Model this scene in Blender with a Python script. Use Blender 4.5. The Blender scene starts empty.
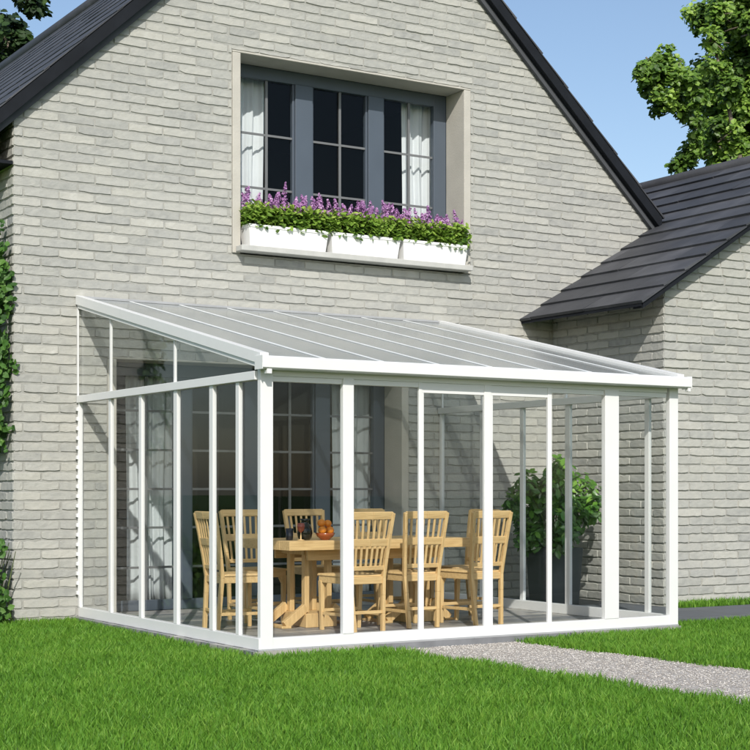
import bpy, math, random
import numpy as np
from mathutils import Vector, Matrix
random.seed(7); rng = np.random.default_rng(11)
scn = bpy.context.scene
C = scn.collection
R = math.radians

# ------------------------------------------------------------------ materials
def new_mat(name):
    m = bpy.data.materials.new(name); m.use_nodes = True
    nt = m.node_tree; nt.nodes.clear()
    out = nt.nodes.new('ShaderNodeOutputMaterial')
    return m, nt, out
def N(nt, typ, **kw):
    n = nt.nodes.new(typ)
    for k, v in kw.items():
        if k in n.inputs: n.inputs[k].default_value = v
        else: setattr(n, k, v)
    return n
def ramp(nt, fac, stops):
    r = nt.nodes.new('ShaderNodeValToRGB')
    els = r.color_ramp.elements
    while len(els) < len(stops): els.new(0.5)
    for e, (p, c) in zip(els, stops):
        e.position = p; e.color = (*c, 1)
    nt.links.new(fac, r.inputs[0]); return r
def simple(name, col, rough=.5, metal=0, var=.08, scale=6, bump=0, bscale=60, spec=.5):
    """one colour with a slight cloudy variation and optional fine bump"""
    m, nt, out = new_mat(name)
    b = N(nt, 'ShaderNodeBsdfPrincipled'); b.inputs['Roughness'].default_value = rough
    b.inputs['Metallic'].default_value = metal; b.inputs['Specular IOR Level'].default_value = spec
    tc = N(nt, 'ShaderNodeTexCoord'); nz = N(nt, 'ShaderNodeTexNoise'); nz.inputs['Scale'].default_value = scale
    nz.inputs['Detail'].default_value = 5
    nt.links.new(tc.outputs['Object'], nz.inputs['Vector'])
    a = tuple(c*(1-var) for c in col); d = tuple(min(1, c*(1+var)) for c in col)
    r = ramp(nt, nz.outputs['Fac'], [(.3, a), (.7, d)])
    nt.links.new(r.outputs[0], b.inputs['Base Color'])
    if bump:
        n2 = N(nt, 'ShaderNodeTexNoise'); n2.inputs['Scale'].default_value = bscale; n2.inputs['Detail'].default_value = 4
        nt.links.new(tc.outputs['Object'], n2.inputs['Vector'])
        bp = N(nt, 'ShaderNodeBump'); bp.inputs['Strength'].default_value = bump; bp.inputs['Distance'].default_value = .01
        nt.links.new(n2.outputs['Fac'], bp.inputs['Height']); nt.links.new(bp.outputs[0], b.inputs['Normal'])
    nt.links.new(b.outputs[0], out.inputs[0]); return m
def tone_mat(name, stops, rough=.8, bump=.3, bscale=90, mix_noise=.35, nscale=14, translucent=0, spec=.3, bdist=.004):
    """colour chosen by the mesh's own per-piece attribute 'tone' (each brick, tile or leaf has its own shade)"""
    m, nt, out = new_mat(name)
    b = N(nt, 'ShaderNodeBsdfPrincipled'); b.inputs['Roughness'].default_value = rough
    b.inputs['Specular IOR Level'].default_value = spec
    at = N(nt, 'ShaderNodeAttribute'); at.attribute_name = 'tone'
    tc = N(nt, 'ShaderNodeTexCoord')
    nz = N(nt, 'ShaderNodeTexNoise'); nz.inputs['Scale'].default_value = nscale; nz.inputs['Detail'].default_value = 6
    nt.links.new(tc.outputs['Object'], nz.inputs['Vector'])
    mx = N(nt, 'ShaderNodeMix'); mx.data_type = 'FLOAT'; mx.inputs[0].default_value = mix_noise
    nt.links.new(at.outputs['Fac'], mx.inputs[2]); nt.links.new(nz.outputs['Fac'], mx.inputs[3])
    r = ramp(nt, mx.outputs[0], stops)
    nt.links.new(r.outputs[0], b.inputs['Base Color'])
    if bump:
        n2 = N(nt, 'ShaderNodeTexNoise'); n2.inputs['Scale'].default_value = bscale; n2.inputs['Detail'].default_value = 6
        nt.links.new(tc.outputs['Object'], n2.inputs['Vector'])
        bp = N(nt, 'ShaderNodeBump'); bp.inputs['Strength'].default_value = bump; bp.inputs['Distance'].default_value = bdist
        nt.links.new(n2.outputs['Fac'], bp.inputs['Height']); nt.links.new(bp.outputs[0], b.inputs['Normal'])
    if translucent:
        t = N(nt, 'ShaderNodeBsdfTranslucent'); nt.links.new(r.outputs[0], t.inputs['Color'])
        ms = N(nt, 'ShaderNodeMixShader'); ms.inputs[0].default_value = translucent
        nt.links.new(b.outputs[0], ms.inputs[1]); nt.links.new(t.outputs[0], ms.inputs[2])
        nt.links.new(ms.outputs[0], out.inputs[0])
    else:
        nt.links.new(b.outputs[0], out.inputs[0])
    return m
def fresnel(nt, ior):
    g = N(nt, 'ShaderNodeNewGeometry'); mr = N(nt, 'ShaderNodeMapRange')   # same reflectance on both sides of a thin sheet
    mr.inputs[3].default_value = ior; mr.inputs[4].default_value = 1/ior
    nt.links.new(g.outputs['Backfacing'], mr.inputs[0])
    f = N(nt, 'ShaderNodeFresnel'); nt.links.new(mr.outputs[0], f.inputs['IOR']); return f
def glass_mat(name, tint=(.93, .96, .95), refl=1.0, rough=0.0):
    m, nt, out = new_mat(name)
    t = N(nt, 'ShaderNodeBsdfTransparent'); t.inputs['Color'].default_value = (*tint, 1)
    g = N(nt, 'ShaderNodeBsdfGlossy'); g.inputs['Roughness'].default_value = rough
    f = fresnel(nt, 1.45)
    mu = N(nt, 'ShaderNodeMath'); mu.operation = 'MULTIPLY'; mu.inputs[1].default_value = refl
    nt.links.new(f.outputs[0], mu.inputs[0])
    ms = N(nt, 'ShaderNodeMixShader'); nt.links.new(mu.outputs[0], ms.inputs[0])
    nt.links.new(t.outputs[0], ms.inputs[1]); nt.links.new(g.outputs[0], ms.inputs[2])
    nt.links.new(ms.outputs[0], out.inputs[0]); return m
def poly_mat(name):
    m, nt, out = new_mat(name)
    t = N(nt, 'ShaderNodeBsdfTransparent'); t.inputs['Color'].default_value = (.93, .96, .96, 1)
    d = N(nt, 'ShaderNodeBsdfDiffuse'); d.inputs['Color'].default_value = (.86, .89, .88, 1)
    tr = N(nt, 'ShaderNodeBsdfTranslucent'); tr.inputs['Color'].default_value = (.84, .87, .87, 1)
    m1 = N(nt, 'ShaderNodeMixShader'); m1.inputs[0].default_value = .5
    nt.links.new(d.outputs[0], m1.inputs[1]); nt.links.new(tr.outputs[0], m1.inputs[2])
    # twin-wall ribs run down the slope: slightly denser lines
    tc = N(nt, 'ShaderNodeTexCoord'); w = N(nt, 'ShaderNodeTexWave'); w.inputs['Scale'].default_value = 12
    nz = N(nt, 'ShaderNodeTexNoise'); nz.inputs['Scale'].default_value = 1.1
    nt.links.new(tc.outputs['Object'], nz.inputs['Vector'])
    nt.links.new(tc.outputs['Object'], w.inputs['Vector'])
    r = N(nt, 'ShaderNodeMapRange'); r.inputs[3].default_value = .52; r.inputs[4].default_value = .60
    nt.links.new(w.outputs['Fac'], r.inputs[0])
    ad = N(nt, 'ShaderNodeMath'); ad.operation = 'ADD'
    nr = N(nt, 'ShaderNodeMapRange'); nr.inputs[3].default_value = -.06; nr.inputs[4].default_value = .06
    nt.links.new(nz.outputs['Fac'], nr.inputs[0])
    nt.links.new(r.outputs[0], ad.inputs[0]); nt.links.new(nr.outputs[0], ad.inputs[1])
    m2 = N(nt, 'ShaderNodeMixShader'); nt.links.new(ad.outputs[0], m2.inputs[0])
    nt.links.new(t.outputs[0], m2.inputs[1]); nt.links.new(m1.outputs[0], m2.inputs[2])
    g = N(nt, 'ShaderNodeBsdfGlossy'); g.inputs['Roughness'].default_value = .12
    f = fresnel(nt, 1.3)
    ms = N(nt, 'ShaderNodeMixShader'); nt.links.new(f.outputs[0], ms.inputs[0])
    nt.links.new(m2.outputs[0], ms.inputs[1]); nt.links.new(g.outputs[0], ms.inputs[2])
    nt.links.new(ms.outputs[0], out.inputs[0]); return m
def wood_mat(name, a, b_, scale=5, axis='Z', rough=.5):
    m, nt, out = new_mat(name)
    b = N(nt, 'ShaderNodeBsdfPrincipled'); b.inputs['Roughness'].default_value = rough
    tc = N(nt, 'ShaderNodeTexCoord'); mp = N(nt, 'ShaderNodeMapping')
    s = {'X': (1, 12, 12), 'Y': (12, 1, 12), 'Z': (12, 12, 1)}[axis]
    mp.inputs['Scale'].default_value = s
    nz = N(nt, 'ShaderNodeTexNoise'); nz.inputs['Scale'].default_value = scale; nz.inputs['Detail'].default_value = 6
    nz.inputs['Distortion'].default_value = .6
    nt.links.new(tc.outputs['Object'], mp.inputs[0]); nt.links.new(mp.outputs[0], nz.inputs['Vector'])
    oi = N(nt, 'ShaderNodeObjectInfo')
    r = ramp(nt, nz.outputs['Fac'], [(.3, a), (.7, b_)])
    nt.links.new(r.outputs[0], b.inputs['Base Color'])
    bp = N(nt, 'ShaderNodeBump'); bp.inputs['Strength'].default_value = .15; bp.inputs['Distance'].default_value = .002
    nt.links.new(nz.outputs['Fac'], bp.inputs['Height']); nt.links.new(bp.outputs[0], b.inputs['Normal'])
    nt.links.new(b.outputs[0], out.inputs[0]); return m

M = {}
M['brick'] = tone_mat('brick_pale', [(.08, (.235, .238, .230)), (.3, (.345, .348, .328)), (.5, (.408, .408, .378)), (.7, (.445, .44, .40)), (.92, (.53, .53, .495))],
                      rough=.9, bump=.7, bscale=38, mix_noise=.58, nscale=11, bdist=.006)
M['mortar'] = simple('mortar', (.33, .33, .305), .95, var=.12, scale=20, bump=.4)
M['stone'] = simple('surround_stone', (.47, .45, .40), .85, var=.07, scale=4, bump=.25)
M['stone_sill'] = simple('sill_stone', (.47, .47, .445), .85, var=.07, scale=7, bump=.2)
M['tile'] = tone_mat('slate_tile', [(.1, (.030, .032, .037)), (.5, (.058, .060, .067)), (.85, (.115, .117, .127))], rough=.6, bump=.6, bscale=30, mix_noise=.62, nscale=3.2, bdist=.006)
M['board'] = simple('dark_board', (.012, .014, .018), .75, var=.15, spec=.15)
M['board_light'] = simple('verge_strip', (.075, .08, .09), .7, var=.1, spec=.2)
M['slate_paint'] = simple('slate_blue_paint', (.078, .098, .126), .42, var=.05, scale=3)
M['bar'] = simple('glazing_bar_paint', (.15, .155, .16), .45)
M['glass'] = glass_mat('window_glass', (.93, .95, .95), .3)
M['pane'] = glass_mat('veranda_glass', (.985, .992, .99), .55)
M['poly'] = poly_mat('twinwall_sheet')
M['white'] = simple('white_aluminium', (.73, .735, .73), .35, var=.015)
M['cap'] = simple('rafter_cap', (.70, .72, .72), .5)
M['seal'] = simple('grey_seal', (.35, .36, .37), .6)
M['white_box'] = simple('white_planter', (.82, .82, .81), .4, var=.03, scale=9)
M['curtain'] = simple('curtain_cloth', (.74, .74, .76), .9, var=.05, scale=3)
M['room'] = simple('room_shade_dark', (.018, .015, .013), .9)  # shade of the unlit rooms is put into this near-black wall colour
M['wood'] = wood_mat('pale_oak', (.53, .345, .15), (.70, .495, .24), 5, 'Z')
M['wood_x'] = wood_mat('pale_oak_board', (.53, .345, .15), (.70, .495, .24), 5, 'X')
M['slab'] = simple('slab_concrete', (.23, .24, .25), .8, var=.12, scale=8, bump=.3)
M['dark_pot'] = simple('dark_planter', (.05, .055, .06), .6)
M['soil'] = simple('soil', (.04, .028, .02), .95, bump=.8)
M['black_glaze'] = simple('black_glaze', (.006, .007, .007), .15)
M['orange'] = simple('orange_peel', (.75, .25, .02), .45, var=.08, bump=.3, bscale=120)
M['amber'] = simple('amber_bowl', (.30, .07, .02), .2)
M['rose'] = simple('rose_glass', (.30, .07, .05), .15)
M['dark_glass'] = simple('dark_glass', (.02, .02, .035), .1)
M['bark'] = simple('bark', (.16, .13, .10), .9, var=.3, scale=10, bump=.8, bscale=25)
M['stem'] = simple('green_stem', (.10, .14, .04), .7)
M['tree_leaf'] = tone_mat('tree_leaf', [(0, (.038, .085, .014)), (.5, (.14, .26, .035)), (1, (.34, .50, .085))], rough=.45, bump=0, mix_noise=.15, translucent=.3, spec=.45)
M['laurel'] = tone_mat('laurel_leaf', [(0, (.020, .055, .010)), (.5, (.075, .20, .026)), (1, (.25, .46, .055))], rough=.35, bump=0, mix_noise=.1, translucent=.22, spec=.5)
M['laurel_far'] = tone_mat('dark_tree_leaf', [(0, (.010, .024, .008)), (.5, (.025, .055, .014)), (1, (.05, .10, .02))], rough=.6, bump=0, mix_noise=.1, translucent=.15)
M['ivy'] = tone_mat('ivy_leaf', [(0, (.03, .08, .02)), (.5, (.07, .17, .03)), (1, (.15, .28, .06))], rough=.5, bump=0, mix_noise=.1, translucent=.25)
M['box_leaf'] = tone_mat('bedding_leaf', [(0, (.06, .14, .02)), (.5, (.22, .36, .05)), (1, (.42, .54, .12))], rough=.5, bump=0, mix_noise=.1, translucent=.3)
M['petal'] = tone_mat('violet_petal', [(0, (.20, .09, .24)), (.5, (.46, .22, .48)), (1, (.72, .50, .72))], rough=.6, bump=0, mix_noise=.1, translucent=.3)
M['grass'] = tone_mat('grass_blade', [(0, (.044, .122, .012)), (.5, (.130, .305, .028)), (1, (.28, .445, .068))], rough=.55, bump=0, mix_noise=.3, nscale=1.6, translucent=.35, spec=.3)

def lawn_mat():
    m, nt, out = new_mat('lawn_ground')
    b = N(nt, 'ShaderNodeBsdfPrincipled'); b.inputs['Roughness'].default_value = .9
    tc = N(nt, 'ShaderNodeTexCoord')
    a = N(nt, 'ShaderNodeTexNoise'); a.inputs['Scale'].default_value = 1.4; a.inputs['Detail'].default_value = 8
    c = N(nt, 'ShaderNodeTexNoise'); c.inputs['Scale'].default_value = 60; c.inputs['Detail'].default_value = 5
    for x in (a, c): nt.links.new(tc.outputs['Object'], x.inputs['Vector'])
    mx = N(nt, 'ShaderNodeMix'); mx.data_type = 'FLOAT'; mx.inputs[0].default_value = .6
    nt.links.new(a.outputs['Fac'], mx.inputs[2]); nt.links.new(c.outputs['Fac'], mx.inputs[3])
    r = ramp(nt, mx.outputs[0], [(.3, (.03, .075, .01)), (.7, (.09, .18, .022))])
    nt.links.new(r.outputs[0], b.inputs['Base Color'])
    bp = N(nt, 'ShaderNodeBump'); bp.inputs['Strength'].default_value = 1; bp.inputs['Distance'].default_value = .03
    nt.links.new(c.outputs['Fac'], bp.inputs['Height']); nt.links.new(bp.outputs[0], b.inputs['Normal'])
    nt.links.new(b.outputs[0], out.inputs[0]); return m
M['lawn'] = lawn_mat()
def gravel_mat():
    m, nt, out = new_mat('gravel_bed')
    b = N(nt, 'ShaderNodeBsdfPrincipled'); b.inputs['Roughness'].default_value = .9
    tc = N(nt, 'ShaderNodeTexCoord')
    v = N(nt, 'ShaderNodeTexVoronoi'); v.inputs['Scale'].default_value = 75
    nt.links.new(tc.outputs['Object'], v.inputs['Vector'])
    sp = N(nt, 'ShaderNodeSeparateColor'); nt.links.new(v.outputs['Color'], sp.inputs[0])
    r = ramp(nt, sp.outputs[0], [(0, (.26, .235, .21)), (.5, (.42, .39, .355)), (1, (.58, .55, .51))])
    nt.links.new(r.outputs[0], b.inputs['Base Color'])
    bp = N(nt, 'ShaderNodeBump'); bp.inputs['Strength'].default_value = 1; bp.inputs['Distance'].default_value = .008; bp.invert = True
    nt.links.new(v.outputs['Distance'], bp.inputs['Height']); nt.links.new(bp.outputs[0], b.inputs['Normal'])
    nt.links.new(b.outputs[0], out.inputs[0]); return m
M['gravel'] = gravel_mat()
M['pebble'] = tone_mat('pebble', [(0, (.28, .25, .22)), (.5, (.45, .42, .38)), (1, (.66, .63, .59))], rough=.85, bump=0, mix_noise=.05)
def floor_mat(name, c1, c2, joint, bw, bh, rough, off=.5):
    m, nt, out = new_mat(name)
    b = N(nt, 'ShaderNodeBsdfPrincipled')
    tc = N(nt, 'ShaderNodeTexCoord'); br = N(nt, 'ShaderNodeTexBrick'); br.offset = off
    br.inputs['Scale'].default_value = 1; br.inputs['Brick Width'].default_value = bw; br.inputs['Row Height'].default_value = bh
    br.inputs['Mortar Size'].default_value = .006; br.inputs['Color1'].default_value = (*c1, 1)
    br.inputs['Color2'].default_value = (*c2, 1); br.inputs['Mortar'].default_value = (*joint, 1)
    nt.links.new(tc.outputs['Object'], br.inputs['Vector'])
    nz = N(nt, 'ShaderNodeTexNoise'); nz.inputs['Scale'].default_value = 7; nz.inputs['Detail'].default_value = 6
    nt.links.new(tc.outputs['Object'], nz.inputs['Vector'])
    mx = N(nt, 'ShaderNodeMix'); mx.data_type = 'RGBA'; mx.blend_type = 'MULTIPLY'; mx.inputs[0].default_value = 1
    rr = ramp(nt, nz.outputs['Fac'], [(.25, (.75, .75, .75)), (.75, (1.15, 1.15, 1.15))])
    nt.links.new(br.outputs['Color'], mx.inputs[6]); nt.links.new(rr.outputs[0], mx.inputs[7])
    nt.links.new(mx.outputs[2], b.inputs['Base Color'])
    r2 = N(nt, 'ShaderNodeMapRange'); r2.inputs[3].default_value = rough-.08; r2.inputs[4].default_value = rough+.12
    nt.links.new(nz.outputs['Fac'], r2.inputs[0]); nt.links.new(r2.outputs[0], b.inputs['Roughness'])
    nt.links.new(b.outputs[0], out.inputs[0]); return m
M['floor'] = floor_mat('terrace_plank_light_streaks', (.42, .40, .37), (.15, .16, .18), (.06, .06, .065), 1.9, .145, .42)  # light streaks on the floor are put into the pale and dark plank colours
M['strip'] = floor_mat('paving', (.125, .135, .15), (.10, .11, .125), (.05, .05, .05), .6, .6, .6)

# ------------------------------------------------------------------ mesh tools
class MB:
    def __init__(s): s.v = []; s.f = []; s.t = []; s.sm = []
    def add(s, vs, fs, tone=.5, smooth=False):
        o = len(s.v); s.v += [tuple(v) for v in vs]; s.f += [tuple(o+i for i in f) for f in fs]
        s.t += [tone]*len(vs); s.sm += [smooth]*len(fs); return s
    def box(s, x0, x1, y0, y1, z0, z1, tone=.5):
        return s.add([(x0,y0,z0),(x1,y0,z0),(x1,y1,z0),(x0,y1,z0),(x0,y0,z1),(x1,y0,z1),(x1,y1,z1),(x0,y1,z1)],
              [(0,3,2,1),(4,5,6,7),(0,1,5,4),(1,2,6,5),(2,3,7,6),(3,0,4,7)], tone)
    def hexa(s, lo, hi, tone=.5):
        """lo, hi: 4 points each, same winding"""
        return s.add(list(lo)+list(hi), [(0,3,2,1),(4,5,6,7),(0,1,5,4),(1,2,6,5),(2,3,7,6),(3,0,4,7)], tone)
    def bar(s, a, b, w, h, up=(0,0,1), w2=None, h2=None, tone=.5):
        a = Vector(a); b = Vector(b); d = (b-a).normalized(); u = Vector(up)
        sd = d.cross(u).normalized(); u = sd.cross(d).normalized()
        w2 = w if w2 is None else w2; h2 = h if h2 is None else h2
        def ring(c, w, h): return [c-sd*w/2-u*h/2, c+sd*w/2-u*h/2, c+sd*w/2+u*h/2, c-sd*w/2+u*h/2]
        return s.hexa(ring(a, w, h), ring(b, w2, h2), tone)
    def prism(s, poly, y0, y1, tone=.5):
        """poly: (x,z) list, extruded along y"""
        n = len(poly); vs = [(x, y0, z) for x, z in poly]+[(x, y1, z) for x, z in poly]
        fs = [tuple(range(n)), tuple(range(2*n-1, n-1, -1))]+[(i, (i+n), (i+1) % n+n, (i+1) % n) for i in range(n)]
        return s.add(vs, fs, tone)
    def prism_x(s, poly, x0, x1, tone=.5):
        n = len(poly); vs = [(x0, y, z) for y, z in poly]+[(x1, y, z) for y, z in poly]
        fs = [tuple(range(n)), tuple(range(2*n-1, n-1, -1))]+[(i, (i+n), (i+1) % n+n, (i+1) % n) for i in range(n)]
        return s.add(vs, fs, tone)
    def tube(s, pts, rad, n=8, tone=.5):
        pts = [Vector(p) for p in pts]; vs = []; fs = []
        for i, p in enumerate(pts):
            d = (pts[min(i+1, len(pts)-1)]-pts[max(i-1, 0)]).normalized()
            a = d.orthogonal().normalized() if abs(d.z) > .95 else d.cross(Vector((0,0,1))).normalized()
            b = d.cross(a).normalized(); r = rad[i] if hasattr(rad, '__len__') else rad
            for k in range(n):
                t = 2*math.pi*k/n; vs.append(p+a*math.cos(t)*r+b*math.sin(t)*r)
        for i in range(len(pts)-1):
            for k in range(n): fs.append((i*n+k, i*n+(k+1) % n, (i+1)*n+(k+1) % n, (i+1)*n+k))
        fs.append(tuple(range(n))[::-1]); fs.append(tuple((len(pts)-1)*n+k for k in range(n)))
        return s.add(vs, fs, tone, True)
    def lathe(s, prof, c=(0,0,0), n=24, tone=.5):
        vs = []; fs = []
        for r, z in prof:
            for k in range(n):
                t = 2*math.pi*k/n; vs.append((c[0]+r*math.cos(t), c[1]+r*math.sin(t), c[2]+z))
        for i in range(len(prof)-1):
            for k in range(n): fs.append((i*n+k, i*n+(k+1) % n, (i+1)*n+(k+1) % n, (i+1)*n+k))
        fs.append(tuple(range(n))[::-1]); fs.append(tuple((len(prof)-1)*n+k for k in range(n)))
        return s.add(vs, fs, tone, True)
    def build(s, name, m, parent=None, bevel=0, recalc=True):
        me = bpy.data.meshes.new(name); me.from_pydata(s.v, [], s.f)
        if recalc:
            import bmesh
            bm = bmesh.new(); bm.from_mesh(me); bmesh.ops.recalc_face_normals(bm, faces=bm.faces[:]); bm.to_mesh(me); bm.free()
        at = me.attributes.new('tone', 'FLOAT', 'POINT'); at.data.foreach_set('value', s.t)
        me.polygons.foreach_set('use_smooth', s.sm)
        me.materials.append(m); me.update()
        o = bpy.data.objects.new(name, me); C.objects.link(o)
        if parent: o.parent = parent
        if bevel:
            bv = o.modifiers.new('Bevel', 'BEVEL'); bv.width = bevel; bv.segments = 2; bv.limit_method = 'ANGLE'; bv.angle_limit = R(50)
            bv.harden_normals = False
        return o
def np_mesh(name, V, F, tone, m, parent=None, smooth=False):
    """V (n,3), F (m,k) equal-size faces"""
    me = bpy.data.meshes.new(name); k = F.shape[1]
    me.vertices.add(len(V)); me.vertices.foreach_set('co', V.astype(np.float32).ravel())
    me.loops.add(F.size); me.loops.foreach_set('vertex_index', F.astype(np.int32).ravel())
    me.polygons.add(len(F)); me.polygons.foreach_set('loop_start', np.arange(0, F.size, k, dtype=np.int32))
    me.polygons.foreach_set('loop_total', np.full(len(F), k, dtype=np.int32))
    at = me.attributes.new('tone', 'FLOAT', 'POINT'); at.data.foreach_set('value', tone.astype(np.float32))
    me.polygons.foreach_set('use_smooth', np.full(len(F), smooth))
    me.update(calc_edges=True); me.validate(); me.materials.append(m)
    o = bpy.data.objects.new(name, me); C.objects.link(o)
    if parent: o.parent = parent
    return o
def tag(o, label=None, cat=None, group=None, kind=None):
    if label: o['label'] = label
    if cat: o['category'] = cat
    if group: o['group'] = group
    if kind: o['kind'] = kind
    return o
def empty(name, loc=(0,0,0), rz=0, **kw):
    o = bpy.data.objects.new(name, None); C.objects.link(o); o.location = loc; o.rotation_euler = (0,0,rz)
    o.empty_display_size = .1
    return tag(o, **kw)
def kids(o): return [c for c in bpy.data.objects if c.parent == o]
def copy_tree(o, parent=None):
    c = o.copy(); C.objects.link(c)
    if parent is not None: c.parent = parent
    for ch in kids(o): copy_tree(ch, c)
    return c
def leaf_mesh(name, pos, nrm, size, tone, m, parent=None, aspect=.55, fold=.25):
    """one folded, pointed leaf per position (8 vertices, 6 triangles)"""
    n = len(pos); pos = np.asarray(pos, float); nrm = np.asarray(nrm, float)
    nrm /= np.linalg.norm(nrm, axis=1, keepdims=True)+1e-9
    d = rng.normal(size=(n, 3)); d -= nrm*np.sum(d*nrm, axis=1, keepdims=True); d /= np.linalg.norm(d, axis=1, keepdims=True)+1e-9
    s = np.cross(nrm, d); size = np.broadcast_to(np.asarray(size, float), (n,))[:, None]
    L = size; W = size*aspect*.5
    dr = rng.uniform(.05, .35, (n, 1))
    p0 = pos-d*L*.5; pm = pos-nrm*W*fold*1.2; p1 = pos+d*L*.5-nrm*L*dr
    a1 = pos-d*L*.18+s*W; a2 = pos+d*L*.18+s*W*.85-nrm*L*dr*.3; b1 = pos-d*L*.18-s*W; b2 = pos+d*L*.18-s*W*.85-nrm*L*dr*.3
    V = np.stack([p0, pm, p1, a1, a2, b1, b2], axis=1).reshape(-1, 3)
    base = (np.arange(n)*7)[:, None]
    T = np.array([[0,3,1],[1,3,4],[1,4,2],[0,1,5],[1,6,5],[1,2,6]])
    F = (base[:, None]+T[None]).reshape(-1, 3)
    return np_mesh(name, V, F, np.repeat(tone, 7), m, parent)

# ------------------------------------------------------------------ brickwork
BH = .0887
def bricks(name, origin, u, n, z0, z1, span, openings, parent, seed=1, L=.343, ends=False):
    """real bricks, each with a wavy outline and its own shade; span(z)->(lo,hi) along u; openings (u0,u1,z0,z1)"""
    r = random.Random(seed); mb = MB(); O = Vector(origin); U = Vector(u); Nn = Vector(n); Z = Vector((0,0,1))
    k0 = math.floor(z0/BH); k1 = math.ceil(z1/BH)
    for k in range(k0, k1):
        za, zb = k*BH, (k+1)*BH
        cuts = sorted({za, zb, *[z for o in openings for z in (o[2], o[3]) if za+.012 < z < zb-.012]})
        x = -20+(k % 2)*L*.5+r.uniform(-.07, .07); row = []
        lo, hi = span((za+zb)/2)
        x = (math.floor(lo/L)-1)*L+(k % 2)*L*.5+r.gauss(0, .006) if not ends else lo-(0 if k % 2 else L*.5)
        while x < hi:
            l = L; row.append((x+r.gauss(0, .004), x+l+r.gauss(0, .003), r.random())); x += l
        for c0, c1 in zip(cuts[:-1], cuts[1:]):
            if c1 <= z0+.01 or c0 >= z1-.01: continue
            c0 = max(c0, z0); c1 = min(c1, z1)
            zc = (c0+c1)/2; iv = [(lo, hi)]
            for o in openings:
                if o[2] < zc < o[3]:
                    iv = [p for a, b in iv for p in ((a, min(b, o[0])), (max(a, o[1]), b)) if p[1]-p[0] > .02]
            for xa, xb, t in row:
                near = any(o[0] < xb+.005 and o[1] > xa-.005 and any(za < z < zb for z in (o[2], o[3])) for o in openings)
                if not near and c0 > za+.001: continue      # whole bricks are laid once
                c1b = c1
                for a, b in iv:
                    p, q = max(xa, a), min(xb, b)
                    if q-p < .03: continue
                    c1 = min(zb, z1) if not near else c1b
                    tone = min(1, max(0, r.gauss(.5, .25))) if r.random() > .12 else r.choice([.12, .18, .9])
                    g = .0044; h = .012
                    nu = 7; us = [p+g+(q-p-2*g)*i/(nu-1) for i in range(nu)]
                    top = [c1-g-abs(r.gauss(0, .0034)) for _ in us]; bot = [c0+g+abs(r.gauss(0, .0030)) for _ in us]
                    top[0] -= r.uniform(.001, .008); top[-1] -= r.uniform(.001, .008); bot[0] += r.uniform(.001, .008); bot[-1] += r.uniform(.001, .008)
                    base = r.gauss(0, .0014); tilt = r.gauss(0, .0012)
                    vs = []; 
                    # back ring rows, then front rows
                    def P(uu, zz, d): return O+U*uu+Z*zz+Nn*d
                    ins = .0048
                    bk_t = [P(us[i], top[i], -h) for i in range(nu)]; bk_b = [P(us[i], bot[i], -h) for i in range(nu)]
                    fr = []
                    for j, f in enumerate((0, .5, 1)):
                        for i in range(nu):
                            uu = us[i]+(ins if i == 0 else -ins if i == nu-1 else 0)
                            zz = (bot[i]+ins)*(1-f)+(top[i]-ins)*f
                            fr.append(P(uu, zz, base+tilt*(f-.5)*2+r.gauss(0, .0007)))
                    vs = bk_b+bk_t+fr; B, T_, F0, F1, F2 = 0, nu, 2*nu, 3*nu, 4*nu; fs = []
                    for i in range(nu-1):
                        fs += [(F0+i, F0+i+1, F1+i+1, F1+i), (F1+i, F1+i+1, F2+i+1, F2+i), (B+i, B+i+1, F0+i+1, F0+i), (F2+i, F2+i+1, T_+i+1, T_+i)]
                    fs += [(B, F0, F1, F2, T_), (B+nu-1, T_+nu-1, F2+nu-1, F1+nu-1, F0+nu-1)]
                    mb.add(vs, fs, tone, False)
    return mb.build(name, M['brick'], parent)

# roof of flat interlocking tiles on one slope
def tiles(name, eave, up, along, length, courses, step, parent, tw=.33, th=.024, seed=1, lift=.03, ragged=0):
    r = random.Random(seed); mb = MB(); E = Vector(eave); Uv = Vector(up).normalized(); A = Vector(along).normalized(); Nn = A.cross(Uv).normalized()
    if Nn.z < 0: Nn = -Nn
    for c in range(courses):
        off = (c % 2)*tw*.5; x = -off
        while x < length:
            a, b = max(x, 0), min(x+tw, length); x += tw
            if b-a < .03: continue
            t = min(1, max(0, r.gauss(.5, .22))); g = .0025; j = r.gauss(0, .003); jl = r.gauss(0, .0015)
            s0 = c*step-.01+j; s1 = c*step+step+.05
            def P(al, s, d): return E+A*al+Uv*s+Nn*d
            f = lift+jl
            lo = [P(a+g, s0, f-th), P(b-g, s0, f-th), P(b-g, s1, -.004), P(a+g, s1, -.004)]
            hi = [P(a+g, s0, f), P(b-g, s0, f), P(b-g, s1, .004), P(a+g, s1, .004)]
            mb.hexa(lo, hi, t)
    return mb.build(name, M['tile'], parent)

# ------------------------------------------------------------------ the setting
def sheet(name, x0, x1, y0, y1, z0, z1, m, kind='structure'):
    o = MB().box(x0, x1, y0, y1, z0, z1).build(name, m); return tag(o, kind=kind)
G = -.06
gb = MB(); gb.add([(-250,-250,G),(250,-250,G),(250,300,G),(-250,300,G)], [(0,1,2,3)])
tag(gb.build('ground', M['lawn']), kind='structure')
sheet('terrace', -.06, 4.058, -3.635, .30, G-.1, 0, M['floor'])
sheet('side_path', 4.062, 14, -3.1, -2.12, G-.1, -.004, M['strip'])
sheet('side_border', 4.062, 5.5, -2.118, -.0, G-.1, -.008, M['strip'])
sheet('lawn_bank', 5.5, 14, -2.118, -1.80, G-.1, -.012, M['lawn'])
PX0, PX1 = 1.0, 2.27
def drift(y): return .17*np.minimum(1, (-3.64-y)/2.4)+.03*np.maximum(0, (-6-y))
gp = MB(); n = 60
ys = [-3.637-8.3*i/n for i in range(n+1)]
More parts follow.
